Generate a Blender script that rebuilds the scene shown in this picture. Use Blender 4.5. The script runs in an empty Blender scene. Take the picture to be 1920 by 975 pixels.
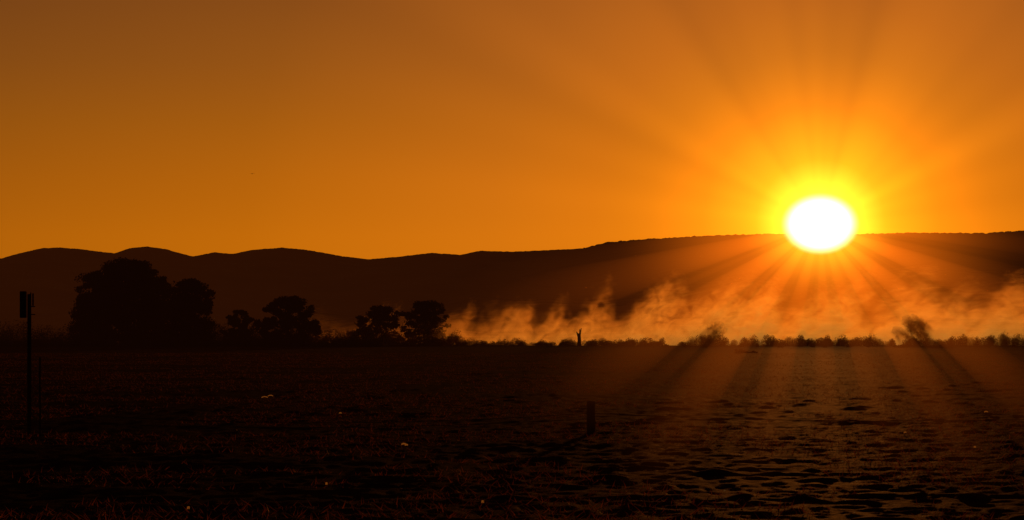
import bpy, math, random, bmesh
import numpy as np
from mathutils import Vector
random.seed(4); rng=np.random.default_rng(7)
scene=bpy.context.scene
F=5333.0; CH=2.0; HY=630.0
def W(px,py,Y): return Vector(((px-960)/F*Y, Y, CH+(HY-py)/F*Y))
SUNV=Vector(((1538-960)/F,1.0,(HY-420)/F)).normalized()
def link(o): scene.collection.objects.link(o); return o
def empty(name,loc=(0,0,0)):
    e=bpy.data.objects.new(name,None); e.location=loc; return link(e)
def mesh_np(name,V,Fc,mat,smooth=False,parent=None):
    me=bpy.data.meshes.new(name)
    V=np.asarray(V,dtype=np.float32); Fc=np.asarray(Fc,dtype=np.int32); n=Fc.shape[1]
    me.vertices.add(len(V)); me.vertices.foreach_set('co',V.ravel())
    me.loops.add(Fc.size); me.loops.foreach_set('vertex_index',Fc.ravel())
    me.polygons.add(len(Fc)); me.polygons.foreach_set('loop_start',np.arange(0,Fc.size,n,dtype=np.int32))
    me.polygons.foreach_set('loop_total',np.full(len(Fc),n,dtype=np.int32))
    if smooth: me.polygons.foreach_set('use_smooth',np.ones(len(Fc),dtype=bool))
    me.update(); me.validate(); me.materials.append(mat)
    o=bpy.data.objects.new(name,me); link(o)
    if parent: o.parent=parent
    return o
def vnoise(x,y,seed=0):
    xi=np.floor(x).astype(np.int64); yi=np.floor(y).astype(np.int64); fx=x-xi; fy=y-yi
    fx=fx*fx*(3-2*fx); fy=fy*fy*(3-2*fy)
    def h(a,b):
        n=(a*374761393+b*668265263+seed*982451653)&0x7fffffff
        n=((n^(n>>13))*1274126177)&0x7fffffff
        return ((n^(n>>16))&0xffff)/65535.0
    return (h(xi,yi)*(1-fx)+h(xi+1,yi)*fx)*(1-fy)+(h(xi,yi+1)*(1-fx)+h(xi+1,yi+1)*fx)*fy
# ---------- materials
def newmat(name):
    m=bpy.data.materials.new(name); m.use_nodes=True; nt=m.node_tree; nt.nodes.clear()
    return m,nt,nt.nodes.new('ShaderNodeOutputMaterial')
def surf(name,col,rough=.8,col2=None,scale=1.0,bump=0,bscale=10,spec=.3,transl=0,tcol=None,matte=0):
    m,nt,out=newmat(name); N=nt.nodes; L=nt.links
    b=N.new('ShaderNodeBsdfPrincipled'); b.inputs['Roughness'].default_value=rough
    b.inputs['Specular IOR Level'].default_value=spec
    tc=N.new('ShaderNodeTexCoord'); no=N.new('ShaderNodeTexNoise'); no.inputs['Scale'].default_value=scale; no.inputs['Detail'].default_value=6
    L.new(tc.outputs['Object'],no.inputs['Vector'])
    r=N.new('ShaderNodeValToRGB'); r.color_ramp.elements[0].position=.35; r.color_ramp.elements[1].position=.65
    r.color_ramp.elements[0].color=(*col,1); r.color_ramp.elements[1].color=(*(col2 or col),1)
    L.new(no.outputs['Fac'],r.inputs['Fac']); L.new(r.outputs['Color'],b.inputs['Base Color'])
    if bump:
        n2=N.new('ShaderNodeTexNoise'); n2.inputs['Scale'].default_value=bscale; n2.inputs['Detail'].default_value=5
        L.new(tc.outputs['Object'],n2.inputs['Vector'])
        bp=N.new('ShaderNodeBump'); bp.inputs['Strength'].default_value=bump; bp.inputs['Distance'].default_value=.05
        L.new(n2.outputs['Fac'],bp.inputs['Height']); L.new(bp.outputs['Normal'],b.inputs['Normal'])
    if matte:
        t=N.new('ShaderNodeBsdfDiffuse'); L.new(r.outputs['Color'],t.inputs['Color']); t.inputs['Roughness'].default_value=.6
        if bump: L.new(bp.outputs['Normal'],t.inputs['Normal'])
        mx=N.new('ShaderNodeMixShader'); mx.inputs[0].default_value=matte
        L.new(b.outputs[0],mx.inputs[1]); L.new(t.outputs[0],mx.inputs[2]); L.new(mx.outputs[0],out.inputs['Surface'])
    elif transl:
        t=N.new('ShaderNodeBsdfTranslucent'); t.inputs['Color'].default_value=(*(tcol or col),1)
        mx=N.new('ShaderNodeMixShader'); mx.inputs[0].default_value=transl
        L.new(b.outputs[0],mx.inputs[1]); L.new(t.outputs[0],mx.inputs[2]); L.new(mx.outputs[0],out.inputs['Surface'])
    else: L.new(b.outputs[0],out.inputs['Surface'])
    return m
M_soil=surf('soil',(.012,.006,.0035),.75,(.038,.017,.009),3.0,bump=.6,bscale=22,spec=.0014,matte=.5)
M_grass=surf('dry_grass',(.06,.03,.015),.6,(.12,.06,.03),.3,spec=.05,transl=.45,tcol=(.28,.095,.02))
M_leaf=surf('leaf',(.035,.04,.018),.8,(.06,.06,.03),.3,spec=.0,transl=.03,tcol=(.05,.03,.01))
M_sage=surf('sage_leaf',(.05,.05,.035),.8,(.08,.08,.05),.3,spec=.0,transl=.4,tcol=(.28,.14,.05))
M_bark=surf('bark',(.04,.03,.022),.9,(.07,.05,.035),4,bump=.5,spec=.0)
M_wood=surf('weathered_wood',(.04,.03,.022),.95,(.07,.055,.04),6,bump=.5,bscale=20,spec=.0)
M_metal=surf('dark_painted_metal',(.03,.03,.03),.9,(.05,.045,.04),5,spec=.0)
M_wire=surf('fence_wire',(.05,.04,.03),.8,(.08,.06,.05),20,spec=.1)
M_hill=surf('hill_scrub',(.05,.035,.02),.95,(.20,.14,.08),.006,spec=0)
M_glint=surf('pale_glint',(.7,.65,.6),.4,(.85,.8,.75),9,transl=.6,tcol=(.85,.8,.7))  # translucent white for the added scraps that imitate ground glints
M_bird=surf('feathers',(.03,.03,.03),.8,(.05,.045,.04),9)

# ---------- world
w=bpy.data.worlds.new('World'); scene.world=w; w.use_nodes=True
nt=w.node_tree; N=nt.nodes; L=nt.links; N.clear()
def mth(op,a,b=None,c=None,clamp=False):
    n=N.new('ShaderNodeMath'); n.operation=op; n.use_clamp=clamp
    for i,v in enumerate((a,b,c)):
        if v is None: continue
        if isinstance(v,(int,float)): n.inputs[i].default_value=v
        else: L.new(v,n.inputs[i])
    return n.outputs[0]
def vm(op,a,b=None):
    n=N.new('ShaderNodeVectorMath'); n.operation=op
    for i,v in enumerate((a,b)):
        if v is None: continue
        if isinstance(v,(tuple,Vector)): n.inputs[i].default_value=tuple(v)
        else: L.new(v,n.inputs[i])
    return n
def ramp(fac,stops,interp='B_SPLINE'):
    r=N.new('ShaderNodeValToRGB'); cr=r.color_ramp; cr.interpolation=interp
    while len(cr.elements)>1: cr.elements.remove(cr.elements[-1])
    cr.elements[0].position=stops[0][0]; cr.elements[0].color=(*stops[0][1],1)
    for p,c in stops[1:]:
        e=cr.elements.new(p); e.color=(*c,1)
    L.new(fac,r.inputs['Fac']); return r.outputs['Color']
def mixc(op,a,b,f=1.0):
    n=N.new('ShaderNodeMix'); n.data_type='RGBA'; n.blend_type=op; n.clamp_result=False
    if isinstance(f,(int,float)): n.inputs[0].default_value=f
    else: L.new(f,n.inputs[0])
    for i,v in ((6,a),(7,b)):
        if isinstance(v,tuple): n.inputs[i].default_value=(*v,1)
        else: L.new(v,n.inputs[i])
    return n.outputs[2]
tc=N.new('ShaderNodeTexCoord'); D=vm('NORMALIZE',tc.outputs['Generated']).outputs[0]
sep=N.new('ShaderNodeSeparateXYZ'); L.new(D,sep.inputs[0])
e=mth('POWER',mth('MAXIMUM',sep.outputs['Z'],0.0),0.5)      # sqrt(sin elevation)
s=lambda v: math.sqrt(v)
base=ramp(e,[(0,(.40,.10,.002)),(s(.02),(.50,.136,.002)),(s(.035),(.48,.130,.0022)),(s(.055),(.385,.108,.003)),(s(.075),(.29,.089,.0045)),(s(.095),(.21,.070,.007)),(s(.118),(.15,.054,.0085)),(s(.2),(.04,.018,.006)),(s(.4),(.010,.005,.003)),(1,(.004,.003,.002))],'LINEAR')
a=vm('DISTANCE',D,SUNV).outputs['Value']
far=ramp(mth('MULTIPLY',a,.5),[(0,(1,1,1)),(.09,(1,1,1)),(.16,(.79,.81,.9)),(.4,(.3,.28,.3)),(1,(.06,.06,.06))],'LINEAR')
base=mixc('MULTIPLY',base,far)
fa=mth('POWER',mth('DIVIDE',a,.35,clamp=True),.5)
g=lambda v: math.sqrt(v/.35)
glow=ramp(fa,[(0,(.9,.7,.10)),(g(.0125),(.66,.34,.015)),(g(.0225),(.40,.165,.003)),(g(.041),(.25,.072,.001)),(g(.06),(.17,.047,.001)),(g(.079),(.13,.033,.001)),(g(.115),(.08,.021,.001)),(g(.2),(.02,.006,.0)),(1,(0,0,0))],'LINEAR')
U=Vector((0,0,1)).cross(SUNV).normalized()*-1; V=SUNV.cross(U).normalized()
if V.z<0: V=-V
u=vm('DOT_PRODUCT',D,U).outputs['Value']; v=vm('DOT_PRODUCT',D,V).outputs['Value']
cb=N.new('ShaderNodeCombineXYZ'); L.new(u,cb.inputs[0]); L.new(v,cb.inputs[1])
un=vm('NORMALIZE',cb.outputs[0]).outputs[0]
nz=N.new('ShaderNodeTexNoise'); nz.inputs['Scale'].default_value=3.4; nz.inputs['Detail'].default_value=1.0
L.new(vm('ADD',un,(3.1,1.7,0.4)).outputs[0],nz.inputs['Vector'])
ray=mth('MULTIPLY_ADD',nz.outputs['Fac'],1.7,.12)
near=mth('SUBTRACT',1.0,mth('DIVIDE',.03,mth('ADD',a,.03)))
rayf=mth('MULTIPLY_ADD',mth('SUBTRACT',ray,1.0),near,1.0)
cr=N.new('ShaderNodeCombineColor'); [L.new(rayf,cr.inputs[i]) for i in range(3)]
glow2=mixc('MULTIPLY',mixc('MULTIPLY',glow,(2,2,2)),cr.outputs[0])
col=mixc('ADD',base,glow2)
below=mth('GREATER_THAN',sep.outputs['Z'],-.001)
cbw=N.new('ShaderNodeCombineColor'); [L.new(below,cbw.inputs[i]) for i in range(3)]
col=mixc('MULTIPLY',col,cbw.outputs[0])
sky=N.new('ShaderNodeTexSky'); sky.sky_type='NISHITA'; sky.sun_disc=False
sky.sun_elevation=math.asin(SUNV.z); sky.sun_rotation=math.atan2(SUNV.x,SUNV.y); sky.dust_density=5; sky.air_density=2
skc=mixc('MULTIPLY',sky.outputs[0],(.008,.0025,.0004))
col=mixc('ADD',col,skc)
bg=N.new('ShaderNodeBackground'); bg.inputs['Strength'].default_value=1.0; L.new(col,bg.inputs['Color'])
wo=N.new('ShaderNodeOutputWorld'); L.new(bg.outputs[0],wo.inputs['Surface'])

# ---------- sun lamp (low, dusk strength)
ld=bpy.data.lights.new('sun_lamp','SUN'); ld.energy=1.0; ld.angle=math.radians(.5); ld.color=(1,.27,.035)
lo=link(bpy.data.objects.new('sun_lamp',ld)); lo.rotation_euler=(-SUNV).to_track_quat('-Z','Y').to_euler(); lo.location=(60,500,60)

# ---------- sun disc and its aureole (emissive volumes; aureole paints the sun's bloom over the ridge)
def volmat(name,terms):
    """terms: (colour, strength, relative radius, power); power None = homogeneous"""
    m,nt,out=newmat(name); n=nt.nodes; l=nt.links; last=None
    def M(op,a_,b_,clamp=False):
        k=n.new('ShaderNodeMath'); k.operation=op; k.use_clamp=clamp
        for i,v_ in enumerate((a_,b_)):
            if isinstance(v_,(int,float)): k.inputs[i].default_value=v_
            else: l.new(v_,k.inputs[i])
        return k.outputs[0]
    for color,strength,rr,p in terms:
        em=n.new('ShaderNodeEmission'); em.inputs['Color'].default_value=(*color,1); em.inputs['Strength'].default_value=strength
        if p:
            t=n.new('ShaderNodeTexCoord'); ln=n.new('ShaderNodeVectorMath'); ln.operation='LENGTH'; l.new(t.outputs['Object'],ln.inputs[0])
            r_=M('DIVIDE',ln.outputs['Value'],rr); sb=M('SUBTRACT',1.0,M('MULTIPLY',r_,r_),True)
            l.new(M('MULTIPLY',M('POWER',sb,p),strength),em.inputs['Strength'])
        if last is None: last=em.outputs[0]
        else:
            ad=n.new('ShaderNodeAddShader'); l.new(last,ad.inputs[0]); l.new(em.outputs[0],ad.inputs[1]); last=ad.outputs[0]
    l.new(last,out.inputs['Volume'])
    return m
SD=2500.0; sc=SD/F
def ball(name,rx,rz,mat,parent):
    bm=bmesh.new(); bmesh.ops.create_icosphere(bm,subdivisions=5,radius=1.0)
    me=bpy.data.meshes.new(name); bm.to_mesh(me); bm.free(); me.materials.append(mat)
    o=link(bpy.data.objects.new(name,me)); o.scale=(rx*sc,rx*sc,rz*sc); o.parent=parent; return o
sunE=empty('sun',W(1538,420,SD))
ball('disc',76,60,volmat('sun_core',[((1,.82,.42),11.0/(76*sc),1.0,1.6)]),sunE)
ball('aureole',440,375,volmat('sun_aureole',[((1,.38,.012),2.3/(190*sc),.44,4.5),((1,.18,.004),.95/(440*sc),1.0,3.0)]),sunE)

# ---------- emissive box painting a warm hazy veil over the hills
bx=lambda X0,X1,Y0,Y1,Z0,Z1:([(X0,Y0,Z0),(X1,Y0,Z0),(X1,Y1,Z0),(X0,Y1,Z0),(X0,Y0,Z1),(X1,Y0,Z1),(X1,Y1,Z1),(X0,Y1,Z1)],[],[(0,3,2,1),(4,5,6,7),(0,1,5,4),(1,2,6,5),(2,3,7,6),(3,0,4,7)])
me=bpy.data.meshes.new('evening_haze_glow')
me.from_pydata(*bx(-4500,5500,-80,2700,-.8,2000)); me.materials.append(volmat('haze',[((1,.20,.03),.021/2700,1,None)]))
link(bpy.data.objects.new('evening_haze_glow',me))

# ---------- light shafts painted as self-glowing prisms, parallel to the sun direction
beams=empty('sunbeam_glow')
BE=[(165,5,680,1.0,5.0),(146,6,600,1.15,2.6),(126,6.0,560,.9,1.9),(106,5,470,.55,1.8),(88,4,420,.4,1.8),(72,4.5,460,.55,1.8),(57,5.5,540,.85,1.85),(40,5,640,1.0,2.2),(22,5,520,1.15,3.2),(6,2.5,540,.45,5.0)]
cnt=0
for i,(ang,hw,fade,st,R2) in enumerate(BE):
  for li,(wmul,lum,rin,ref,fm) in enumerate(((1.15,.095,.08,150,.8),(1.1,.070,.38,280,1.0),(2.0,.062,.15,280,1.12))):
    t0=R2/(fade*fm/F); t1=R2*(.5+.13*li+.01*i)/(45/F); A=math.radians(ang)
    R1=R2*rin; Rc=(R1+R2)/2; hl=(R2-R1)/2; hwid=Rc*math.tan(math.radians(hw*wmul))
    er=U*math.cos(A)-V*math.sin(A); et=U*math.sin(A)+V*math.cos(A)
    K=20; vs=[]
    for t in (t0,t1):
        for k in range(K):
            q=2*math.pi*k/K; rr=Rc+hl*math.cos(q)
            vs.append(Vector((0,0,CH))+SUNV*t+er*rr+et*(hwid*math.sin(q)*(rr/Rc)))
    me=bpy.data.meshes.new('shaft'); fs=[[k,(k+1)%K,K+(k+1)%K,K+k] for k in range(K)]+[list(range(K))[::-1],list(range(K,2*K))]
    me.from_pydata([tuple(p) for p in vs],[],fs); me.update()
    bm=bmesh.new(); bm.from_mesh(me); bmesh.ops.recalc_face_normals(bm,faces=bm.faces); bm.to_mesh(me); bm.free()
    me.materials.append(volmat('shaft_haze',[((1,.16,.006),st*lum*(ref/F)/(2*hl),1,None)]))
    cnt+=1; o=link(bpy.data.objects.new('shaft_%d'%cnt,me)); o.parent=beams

# ---------- ground
rows=900; cols=640
ys=22*(13000/22)**((np.arange(rows)/(rows-1))**1.35); us=np.linspace(-1,1,cols)
Yg=np.repeat(ys[:,None],cols,1); Xg=us[None,:]*(Yg*.26+8)+Yg*.02
def gh(X,Y):
    h=(vnoise(X/.17,Y/.25,1)-.5)*.042*np.clip(1.4-Y/150,0,1)
    h+=(vnoise(X/.5+.6*vnoise(X,Y,9),Y/.6,2)**2-.3)*.036*np.clip(1.5-Y/300,.2,1)
    h+=(vnoise(X/2.3,Y/2,3)-.5)*.016*np.clip(1.2-Y/600,.3,1)+(vnoise(X/25,Y/40,4)-.5)*.06
    c=vnoise(X/.7,Y/.35,5); h+=np.clip(c-.76,0,1)*.22*(vnoise(X/9,Y/14,6)>.45)*np.clip(1.5-Y/400,0,1)
    return h
Zg=gh(Xg,Yg)
V0=np.stack([Xg,Yg,Zg],-1).reshape(-1,3)
idx=np.arange(rows*cols).reshape(rows,cols)
Fq=np.stack([idx[:-1,:-1],idx[:-1,1:],idx[1:,1:],idx[1:,:-1]],-1).reshape(-1,4)
n0=len(V0)
sk=np.array([[-60,-60,-.3],[60,-60,-.3],[60,23,-.3],[-60,23,-.3],[-9000,-60,-.5],[-60,-60,-.5],[-60,15,-.5],[-9000,13000,-.5],[60,-60,-.5],[9000,-60,-.5],[9000,13000,-.5],[60,15,-.5]],dtype=float)
V0=np.vstack([V0,sk]); Fq=np.vstack([Fq,np.array([[0,1,2,3],[4,5,6,7],[8,9,10,11]])+n0])
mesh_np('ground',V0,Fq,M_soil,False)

# ---------- grass (one mass)
def field_xy(n,y0,y1,pw=1.0):
    yy=y0*(y1/y0)**(rng.random(n)**pw); xx=(rng.random(n)*2-1)*(yy*.22+2); return xx,yy
n=340000
x,y=field_xy(n,28,330); msk=vnoise(x/3,y/5,21)+.4*vnoise(x/.8,y/.8,22)>.60; x,y=x[msk],y[msk]; n=len(x)
z=gh(x,y)-.01; hgt=.010+.11*rng.random(n)**9+.0001*y; wd=.002+.006*rng.random(n)+.00005*y; th=rng.random(n)*math.pi
lean=(rng.random((n,2))-.5)*(hgt+.03)[:,None]*2.4
p0=np.stack([x-np.cos(th)*wd,y-np.sin(th)*wd,z],-1); p1=np.stack([x+np.cos(th)*wd,y+np.sin(th)*wd,z],-1)
p2=np.stack([x+lean[:,0],y+lean[:,1],z+hgt],-1)
mesh_np('dry_grass',np.stack([p0,p1,p2],1).reshape(-1,3),np.arange(3*n).reshape(-1,3),M_grass)

# ---------- hills
ridge=[(-900,500),(-500,470),(-200,478),(0,485),(40,474),(80,465),(110,464),(150,467),(215,475),(240,466),(275,462),(310,467),(362,481),(400,473),(437,476),(470,469),(530,464),(580,469),(640,480),(690,486),(740,482),(810,474),(862,478),(900,470),(960,472),(1090,466),(1140,454),(1200,449),(1340,441),(1450,438),(1620,439),(1700,436),(1850,437),(1920,432),(2300,425),(2900,440)]
rx=np.array([r[0] for r in ridge],float); ry=np.array([r[1] for r in ridge],float)
pxs=np.arange(-900,2900,2.5)
prof=np.interp(pxs,rx,ry); ker=np.exp(-np.linspace(-2,2,5)**2); ker/=ker.sum(); prof=np.convolve(np.pad(prof,2,mode='edge'),ker,'valid')
rough=(vnoise(pxs/7,pxs*0+.5,31)-.5)*2.0+(vnoise(pxs/2.6,pxs*0+.5,32)-.5)*2.2
prof=prof-rough*np.clip(.45+.9*(pxs>1085),0,1)
HD=9000.0; nr=90
tt=np.linspace(0,1,nr)
Hr=CH+(HY-prof)/F*HD; Xr=(pxs-960)/F*HD
Vh=[]
for t in tt:
    Yd=HD-4200*t
    nse=(vnoise(Xr/260+t*1.2,pxs*0+t*9,41)-.5)*110+(vnoise(Xr/90,pxs*0+t*22,42)-.5)*40
    f=(1-t)**1.35
    Vh.append(np.stack([Xr,np.full_like(Xr,Yd),Hr*f+nse*np.sin(math.pi*t)*.55*(t>0)-12*t],-1))
back=np.stack([Xr,np.full_like(Xr,HD+2500),np.full_like(Xr,-20)],-1)
Vh=[back]+Vh; Vh=np.array(Vh); R,C=Vh.shape[:2]; idx=np.arange(R*C).reshape(R,C)
for i in range(2,R):
    lim=CH+(HY-prof-2-6*i/R)/F*Vh[i,:,1]; Vh[i,:,2]=np.minimum(Vh[i,:,2],lim)
Fh=np.stack([idx[:-1,:-1],idx[1:,:-1],idx[1:,1:],idx[:-1,1:]],-1).reshape(-1,4)
mesh_np('hills',Vh.reshape(-1,3),Fh,M_hill,True)

# ---------- vegetation
def leaves(centers,sizes):
    n=len(centers); c=np.asarray(centers); s_=np.asarray(sizes)[:,None]
    a=rng.normal(size=(n,3)); a/=np.linalg.norm(a,axis=1)[:,None]
    b=rng.normal(size=(n,3)); b-=a*(a*b).sum(1)[:,None]; b/=np.linalg.norm(b,axis=1)[:,None]
    V=np.stack([c-a*s_,c-b*s_*.6,c+a*s_,c+b*s_*.6],1).reshape(-1,3)
    return V,np.arange(4*n).reshape(-1,4)
def tube(pts,rads,K=7):
    vs=[];fs=[]
    for i,(p,r) in enumerate(zip(pts,rads)):
        d=(pts[min(i+1,len(pts)-1)]-pts[max(i-1,0)]).normalized()
        q=d.cross(Vector((0,1,0.1))); q=q.normalized() if q.length>1e-3 else Vector((1,0,0)); r2=d.cross(q)
        for k in range(K):
            t=2*math.pi*k/K; vs.append(p+q*(math.cos(t)*r)+r2*(math.sin(t)*r))
    for i in range(len(pts)-1):
        for k in range(K): fs.append([i*K+k,i*K+(k+1)%K,(i+1)*K+(k+1)%K,(i+1)*K+k])
    return vs,fs
def tubes_obj(name,paths,mat,parent,K=7):
    VV=[];FF=[]
    for pts,rads in paths:
        v_,f_=tube([Vector(p) for p in pts],rads,K); o=len(VV); VV+=[tuple(q) for q in v_]; FF+=[[i+o for i in f] for f in f_]
    return mesh_np(name,VV,FF,mat,True,parent)
def tree(px,top,base,width,Y,nclump=60,nleaf=90,name='tree',low=.15,flat=1.0):
    Wd=width/F*Y/2; T=empty(name,(W(px,base,Y).x,Y,0)); H=W(px,top,Y).z
    paths=[([(0,0,-.3),(.15,0,H*.2),(-.1,.2,H*.42),(.1,0,H*.7)],[H*.032,H*.026,H*.018,H*.006])]
    cs=[];ss=[]
    for i in range(nclump):
        an=rng.random()*2*math.pi; zz=rng.random()
        prof_=math.sqrt(max(0.03,1-((zz-.38)/.64)**2)) if flat==1 else math.sqrt(max(0.03,1-((zz-.2)/.82)**4))
        rr=Wd*prof_*(rng.random()**.45)*(.72+.3*rng.random())
        c=np.array([rr*math.cos(an),rr*math.sin(an)*.8,H*(low+(1-low)*zz*.95)])
        cr_=H*(.045+.07*rng.random())
        k=int(nleaf*(.6+.8*rng.random()))
        d=rng.normal(size=(k,3)); d/=np.linalg.norm(d,axis=1)[:,None]; d*=(rng.random(k)**.5)[:,None]*np.array([1.25,1.2,.8])*cr_
        pts=c+d; pts[:,2]=np.minimum(pts[:,2],H*(1+.015*rng.random())); pts[:,2]=np.maximum(pts[:,2],.1)
        cs.append(pts); ss.append(.12+.24*rng.random(k))
        if i%3==0:
            s0=H*(.2+.4*rng.random()); mid=(c*.5+np.array([0,0,s0*.6]))
            paths.append(([(0,0,s0),tuple(mid),tuple(c)],[H*.012,H*.008,H*.003]))
    tubes_obj('trunk_and_limbs',paths,M_bark,T,6)
    V_,F_=leaves(np.vstack(cs),np.concatenate(ss)); mesh_np('crown',V_,F_,M_leaf,False,T)
    return T
tree(238,485,650,190,545,220,190,'cottonwood_tree',.03)
tree(355,521,650,112,530,130,170,'cottonwood_tree',.02)
tree(172,506,650,84,560,90,160,'cottonwood_tree',.02)
tree(300,522,650,80,560,80,160,'cottonwood_tree',.02)
tree(540,556,648,134,560,130,160,'cottonwood_tree',.02)
tree(450,581,648,90,580,70,130,'cottonwood_tree',.02)
tree(715,573,646,112,596,110,90,'acacia_tree',.0,2)
tree(800,563,646,96,598,100,90,'acacia_tree',.0,2)
tree(1345,602,645,44,634,40,90,'small_tree',.0)
tree(1708,588,645,66,632,60,100,'small_tree',.0)
def bushes(name,specs,mat):
    cs=[];ss=[]
    for px,top,Y,wpx in specs:
        H=W(px,top,Y).z; x0=W(px,0,Y).x; Wd=wpx/F*Y/2
        if H<.3: H=.3
        k=int(160+420*min(1.8,Wd*H/2.0))
        for j in range(3):
            ox=(rng.random()-.5)*Wd*.9; hh=H*(.55+.45*rng.random()); kk=k//3
            d=rng.normal(size=(kk,3)); d/=np.linalg.norm(d,axis=1)[:,None]; d[:,2]=np.abs(d[:,2]); d*=(rng.random(kk)**.3)[:,None]
            pts=d*np.array([Wd*.65,Wd*.65,hh])+np.array([x0+ox,Y,0]); cs.append(pts); ss.append(.05+.11*rng.random(kk))
    V_,F_=leaves(np.vstack(cs),np.concatenate(ss)); mesh_np(name,V_,F_,mat)
sp=[]
for px in np.arange(-120,700,9): sp.append((px+rng.normal()*4,596+16*rng.random()+ (12 if px>600 else 0)-(12 if px<60 else 0),560+40*rng.random(),30+30*rng.random()))
for px in np.arange(-60,700,16): sp.append((px+rng.normal()*4,628+8*rng.random(),500+40*rng.random(),26+20*rng.random()))
bushes('shrub_thicket',sp,M_leaf)
sp=[]
for px in np.arange(640,880,9): sp.append((px+rng.normal()*3,606+18*rng.random()+max(0,px-800)*.14,588+12*rng.random(),30+18*rng.random()))
for px in np.arange(880,1080,11): sp.append((px+rng.normal()*4,631+8*rng.random(),590,18+16*rng.random()))
for px in np.arange(1100,1250,9): sp.append((px+rng.normal()*3,627+10*rng.random(),590,20+14*rng.random()))
for px in np.arange(1285,2150,8):
    if rng.random()<.92: sp.append((px+rng.normal()*4,622+13*rng.random()-(5 if px>1800 else 0),575+30*rng.random(),18+24*rng.random()))
for px in np.arange(1250,2100,34): sp.append((px+rng.normal()*12,642+4*rng.random(),500+30*rng.random(),8+14*rng.random()))
sp+=[(1385,652,330,26),(1397,656,332,16),(1415,657,335,18),(1545,640,520,5)]
bushes('sagebrush',sp,M_sage)
Y=570; S=empty('tree_stump',(W(1086,0,Y).x,Y,0)); H=W(0,615,Y).z
tubes_obj('trunk',[([(0,0,-.2),(.05,0,H*.3),(0,0,H*.6),(-.1,0,H*.7)],[.5,.38,.35,.15]),([(-.0,0,H*.5),(.25,0,H*.8),(.45,0,H)],[.3,.16,.05]),([(-.1,0,H*.5),(-.4,0,H*.72),(-.55,0,H*.8)],[.25,.14,.06]),([(.15,0,H*.6),(.1,0,H*.85),(.15,0,H*.95)],[.15,.1,.04])],M_bark,S)

# ---------- fence and posts
def box(name,cx,cy,z0,z1,sx,sy,mat,parent,bev=.008):
    bm=bmesh.new(); bmesh.ops.create_cube(bm,size=1)
    for v_ in bm.verts: v_.co=Vector((cx+v_.co.x*sx,cy+v_.co.y*sy,(z0+z1)/2+v_.co.z*(z1-z0)))
    bmesh.ops.bevel(bm,geom=bm.edges[:],offset=bev,segments=2,affect='EDGES')
    me=bpy.data.meshes.new(name); bm.to_mesh(me); bm.free(); me.materials.append(mat); o=link(bpy.data.objects.new(name,me)); o.parent=parent; return o
FY=2/((815-HY)/F)
def rough_post(name,px,top,wpx,Y):
    x0=W(px,0,Y).x; H=W(px,top,Y).z; r=wpx/F*Y/2; P=empty(name,(x0,Y,0))
    tubes_obj('post',[([(0,0,-.3),(.003,0,H*.35),(-.004,0,H*.7),(0,0,H-.02),(0.003,0,H),(0.003,0,H+.004)],[r,r*1.02,r*.96,r*.97,r*.8,.002])],M_wood,P,12)
    return x0,H,P
xa,Ha,Pa=rough_post('fence_post',1108,752,16,FY)
box('staple',-.0,-.095,Ha-.28,Ha-.26,.03,.02,M_metal,Pa,.003)
xb,Hb,Pb=rough_post('fence_post',75,670,3.4,FY)
xc,Hc,Pc=rough_post('fence_post',2190,756,16,FY)
wf=empty('fence_wire'); paths=[]
for (x0,z0,x1,z1,sag) in ((xb,.45,xa,.44,.20),(xb,.28,xa,.33,.16),(xa,.44,xc,.42,.15),(xb,.45,xb-8,.45,.1)):
    pts=[];K=24
    for k in range(K+1):
        t=k/K; pts.append((x0+(x1-x0)*t,FY-.09,z0+(z1-z0)*t-4*sag*t*(1-t)))
    paths.append((pts,[.006]*len(pts)))
tubes_obj('wire',paths,M_wire,wf,5)
x0=W(55,0,FY).x; Hp=W(0,548,FY).z; P=empty('utility_pole',(x0,FY,0))
tubes_obj('pole',[([(0,0,-.3),(0,0,Hp*.5),(0,0,Hp-.04),(0,0,Hp-.035)],[.045,.042,.04,.002])],M_wood,P,12)
box('meter_box',-.12,-.02,Hp-.52,Hp+.02,.12,.14,M_metal,P)
box('bracket_top',.04,0,Hp-.30,Hp-.28,.16,.03,M_metal,P,.004)
box('bracket_low',.04,0,Hp-.46,Hp-.44,.16,.03,M_metal,P,.004)
box('insulator',.075,0,Hp-.279,Hp-.02,.03,.03,M_metal,P,.006)
box('insulator_2',.03,0,Hp-.279,Hp+.0,.02,.03,M_metal,P,.006)

# ---------- made-up pale scraps standing in for bright glints on the field
sc_list=[(496,750,12),(507,748,10),(638,782,5),(757,842,9),(762,843,6),(1697,818,5),(1849,779,7),(1828,847,4),(905,953,5),(353,967,5),(612,920,4)]
VV=[];FF=[]
for px,py,wp in sc_list:
    Y=CH/((py-HY)/F); x_=(px-960)/F*Y; z_=float(gh(np.array([x_]),np.array([Y]))[0]); hw=wp/F*Y/2; o=len(VV)
    for k in range(5):
        t=k/4; zz=z_+.045+hw*.35*math.sin(t*3.0)
        VV+=[(x_-hw+2*hw*t,Y,zz),(x_-hw+2*hw*t,Y+.02,zz+.028)]
    FF+=[[o+2*k,o+2*k+2,o+2*k+3,o+2*k+1] for k in range(4)]
mesh_np('glint_scraps',VV,FF,M_glint)

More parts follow.
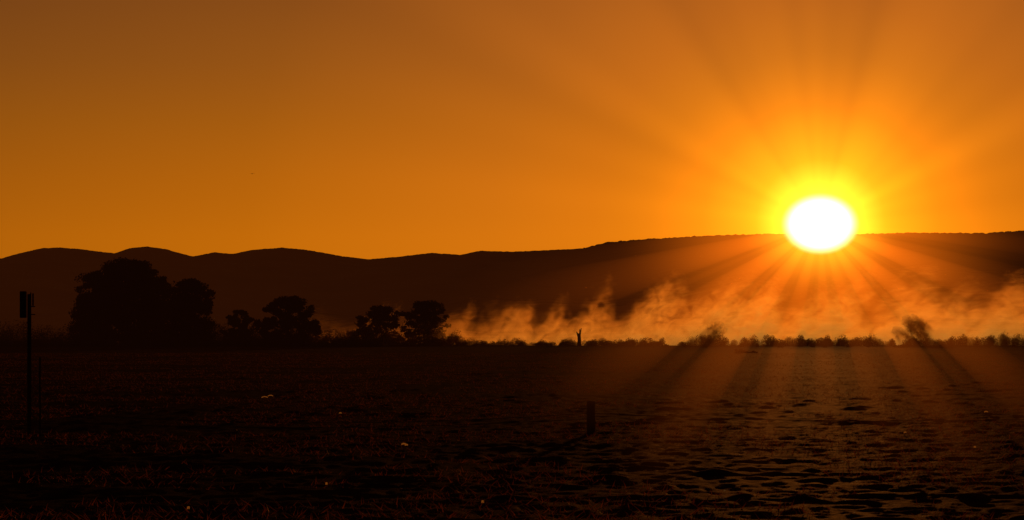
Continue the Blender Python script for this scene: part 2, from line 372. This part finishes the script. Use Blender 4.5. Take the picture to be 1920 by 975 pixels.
# ---------- bird
B=empty('bird',W(473,326,260)); B.rotation_euler=(0,0,.4)
tubes_obj('body',[([(0,-.14,0),(0,-.08,.01),(0,0,.01),(0,.09,0),(0,.16,-.005)],[.006,.025,.035,.02,.006])],M_bird,B,8)
mesh_np('wings',[(0,-.04,.02),(.14,-.06,.07),(.27,.02,.03),(.12,.03,.06),(0,.05,.02),(-.14,-.06,.07),(-.27,.02,.03),(-.12,.03,.06)],[[0,1,3,4],[0,4,7,5]],M_bird,False,B)
mesh_np('wing_tips',[(.14,-.06,.07),(.27,.02,.03),(.12,.03,.06),(-.14,-.06,.07),(-.27,.02,.03),(-.12,.03,.06)],[[0,1,2],[3,4,5]],M_bird,False,B)

# ---------- dust cloud
m,nt,out=newmat('dust'); N=nt.nodes; L=nt.links
tcd=N.new('ShaderNodeTexCoord'); se=N.new('ShaderNodeSeparateXYZ'); L.new(tcd.outputs['Object'],se.inputs[0])
xs=mth('SUBTRACT',se.outputs['X'],mth('MULTIPLY',se.outputs['Z'],.35))
cbd=N.new('ShaderNodeCombineXYZ'); L.new(xs,cbd.inputs[0]); L.new(se.outputs['Y'],cbd.inputs[1]); L.new(se.outputs['Z'],cbd.inputs[2])
def noise(scale,det,dist=0,rough_=.55,sv=(1,1,1),off=(0,0,0)):
    mp=N.new('ShaderNodeMapping'); mp.inputs['Scale'].default_value=sv; mp.inputs['Location'].default_value=off
    L.new(cbd.outputs[0],mp.inputs[0]); n=N.new('ShaderNodeTexNoise'); n.inputs['Scale'].default_value=scale
    n.inputs['Detail'].default_value=det; n.inputs['Distortion'].default_value=dist; n.inputs['Roughness'].default_value=rough_
    L.new(mp.outputs[0],n.inputs['Vector']); return n.outputs['Fac']
n1=noise(.15,2,0,.5,(1,.10,.25),(41,7,3)); n2=noise(.40,4,1.1,.6,(1,.09,1.1),(5,3,1))
xr=mth('DIVIDE',mth('ADD',se.outputs['X'],42),90,clamp=True)
Hh=mth('MULTIPLY_ADD',mth('MAXIMUM',mth('SUBTRACT',n1,.36),0),mth('MULTIPLY_ADD',xr,24,16),mth('MULTIPLY_ADD',xr,4.2,3.0))
zf=mth('SUBTRACT',1.0,mth('DIVIDE',se.outputs['Z'],Hh),clamp=True)
den=mth('MULTIPLY',mth('MAXIMUM',mth('SUBTRACT',n2,mth('MULTIPLY_ADD',zf,-.26,.49)),0),6.5)
den=mth('MULTIPLY',den,mth('POWER',zf,1.0))
den=mth('MULTIPLY',den,mth('MULTIPLY_ADD',mth('POWER',xr,1.1),.9,0.04))
vs=N.new('ShaderNodeVolumeScatter'); vs.inputs['Color'].default_value=(1,.70,.25,1); vs.inputs['Anisotropy'].default_value=.74
L.new(mth('MULTIPLY',den,.029),vs.inputs['Density']); L.new(vs.outputs[0],out.inputs['Volume'])
me=bpy.data.meshes.new('dust_cloud')
me.from_pydata(*bx(-43,120,584,636,-.3,17))
me.materials.append(m); link(bpy.data.objects.new('dust_cloud',me))

# ---------- camera
cd=bpy.data.cameras.new('camera'); cd.lens=100; cd.sensor_width=36; cd.clip_end=40000; cd.clip_start=.1; cd.shift_y=142.5/1920
co=link(bpy.data.objects.new('camera',cd)); co.location=(0,0,CH); co.rotation_euler=(math.radians(90),0,0); scene.camera=co
scene.view_settings.view_transform='Standard'; scene.view_settings.look='None'; scene.view_settings.exposure=0
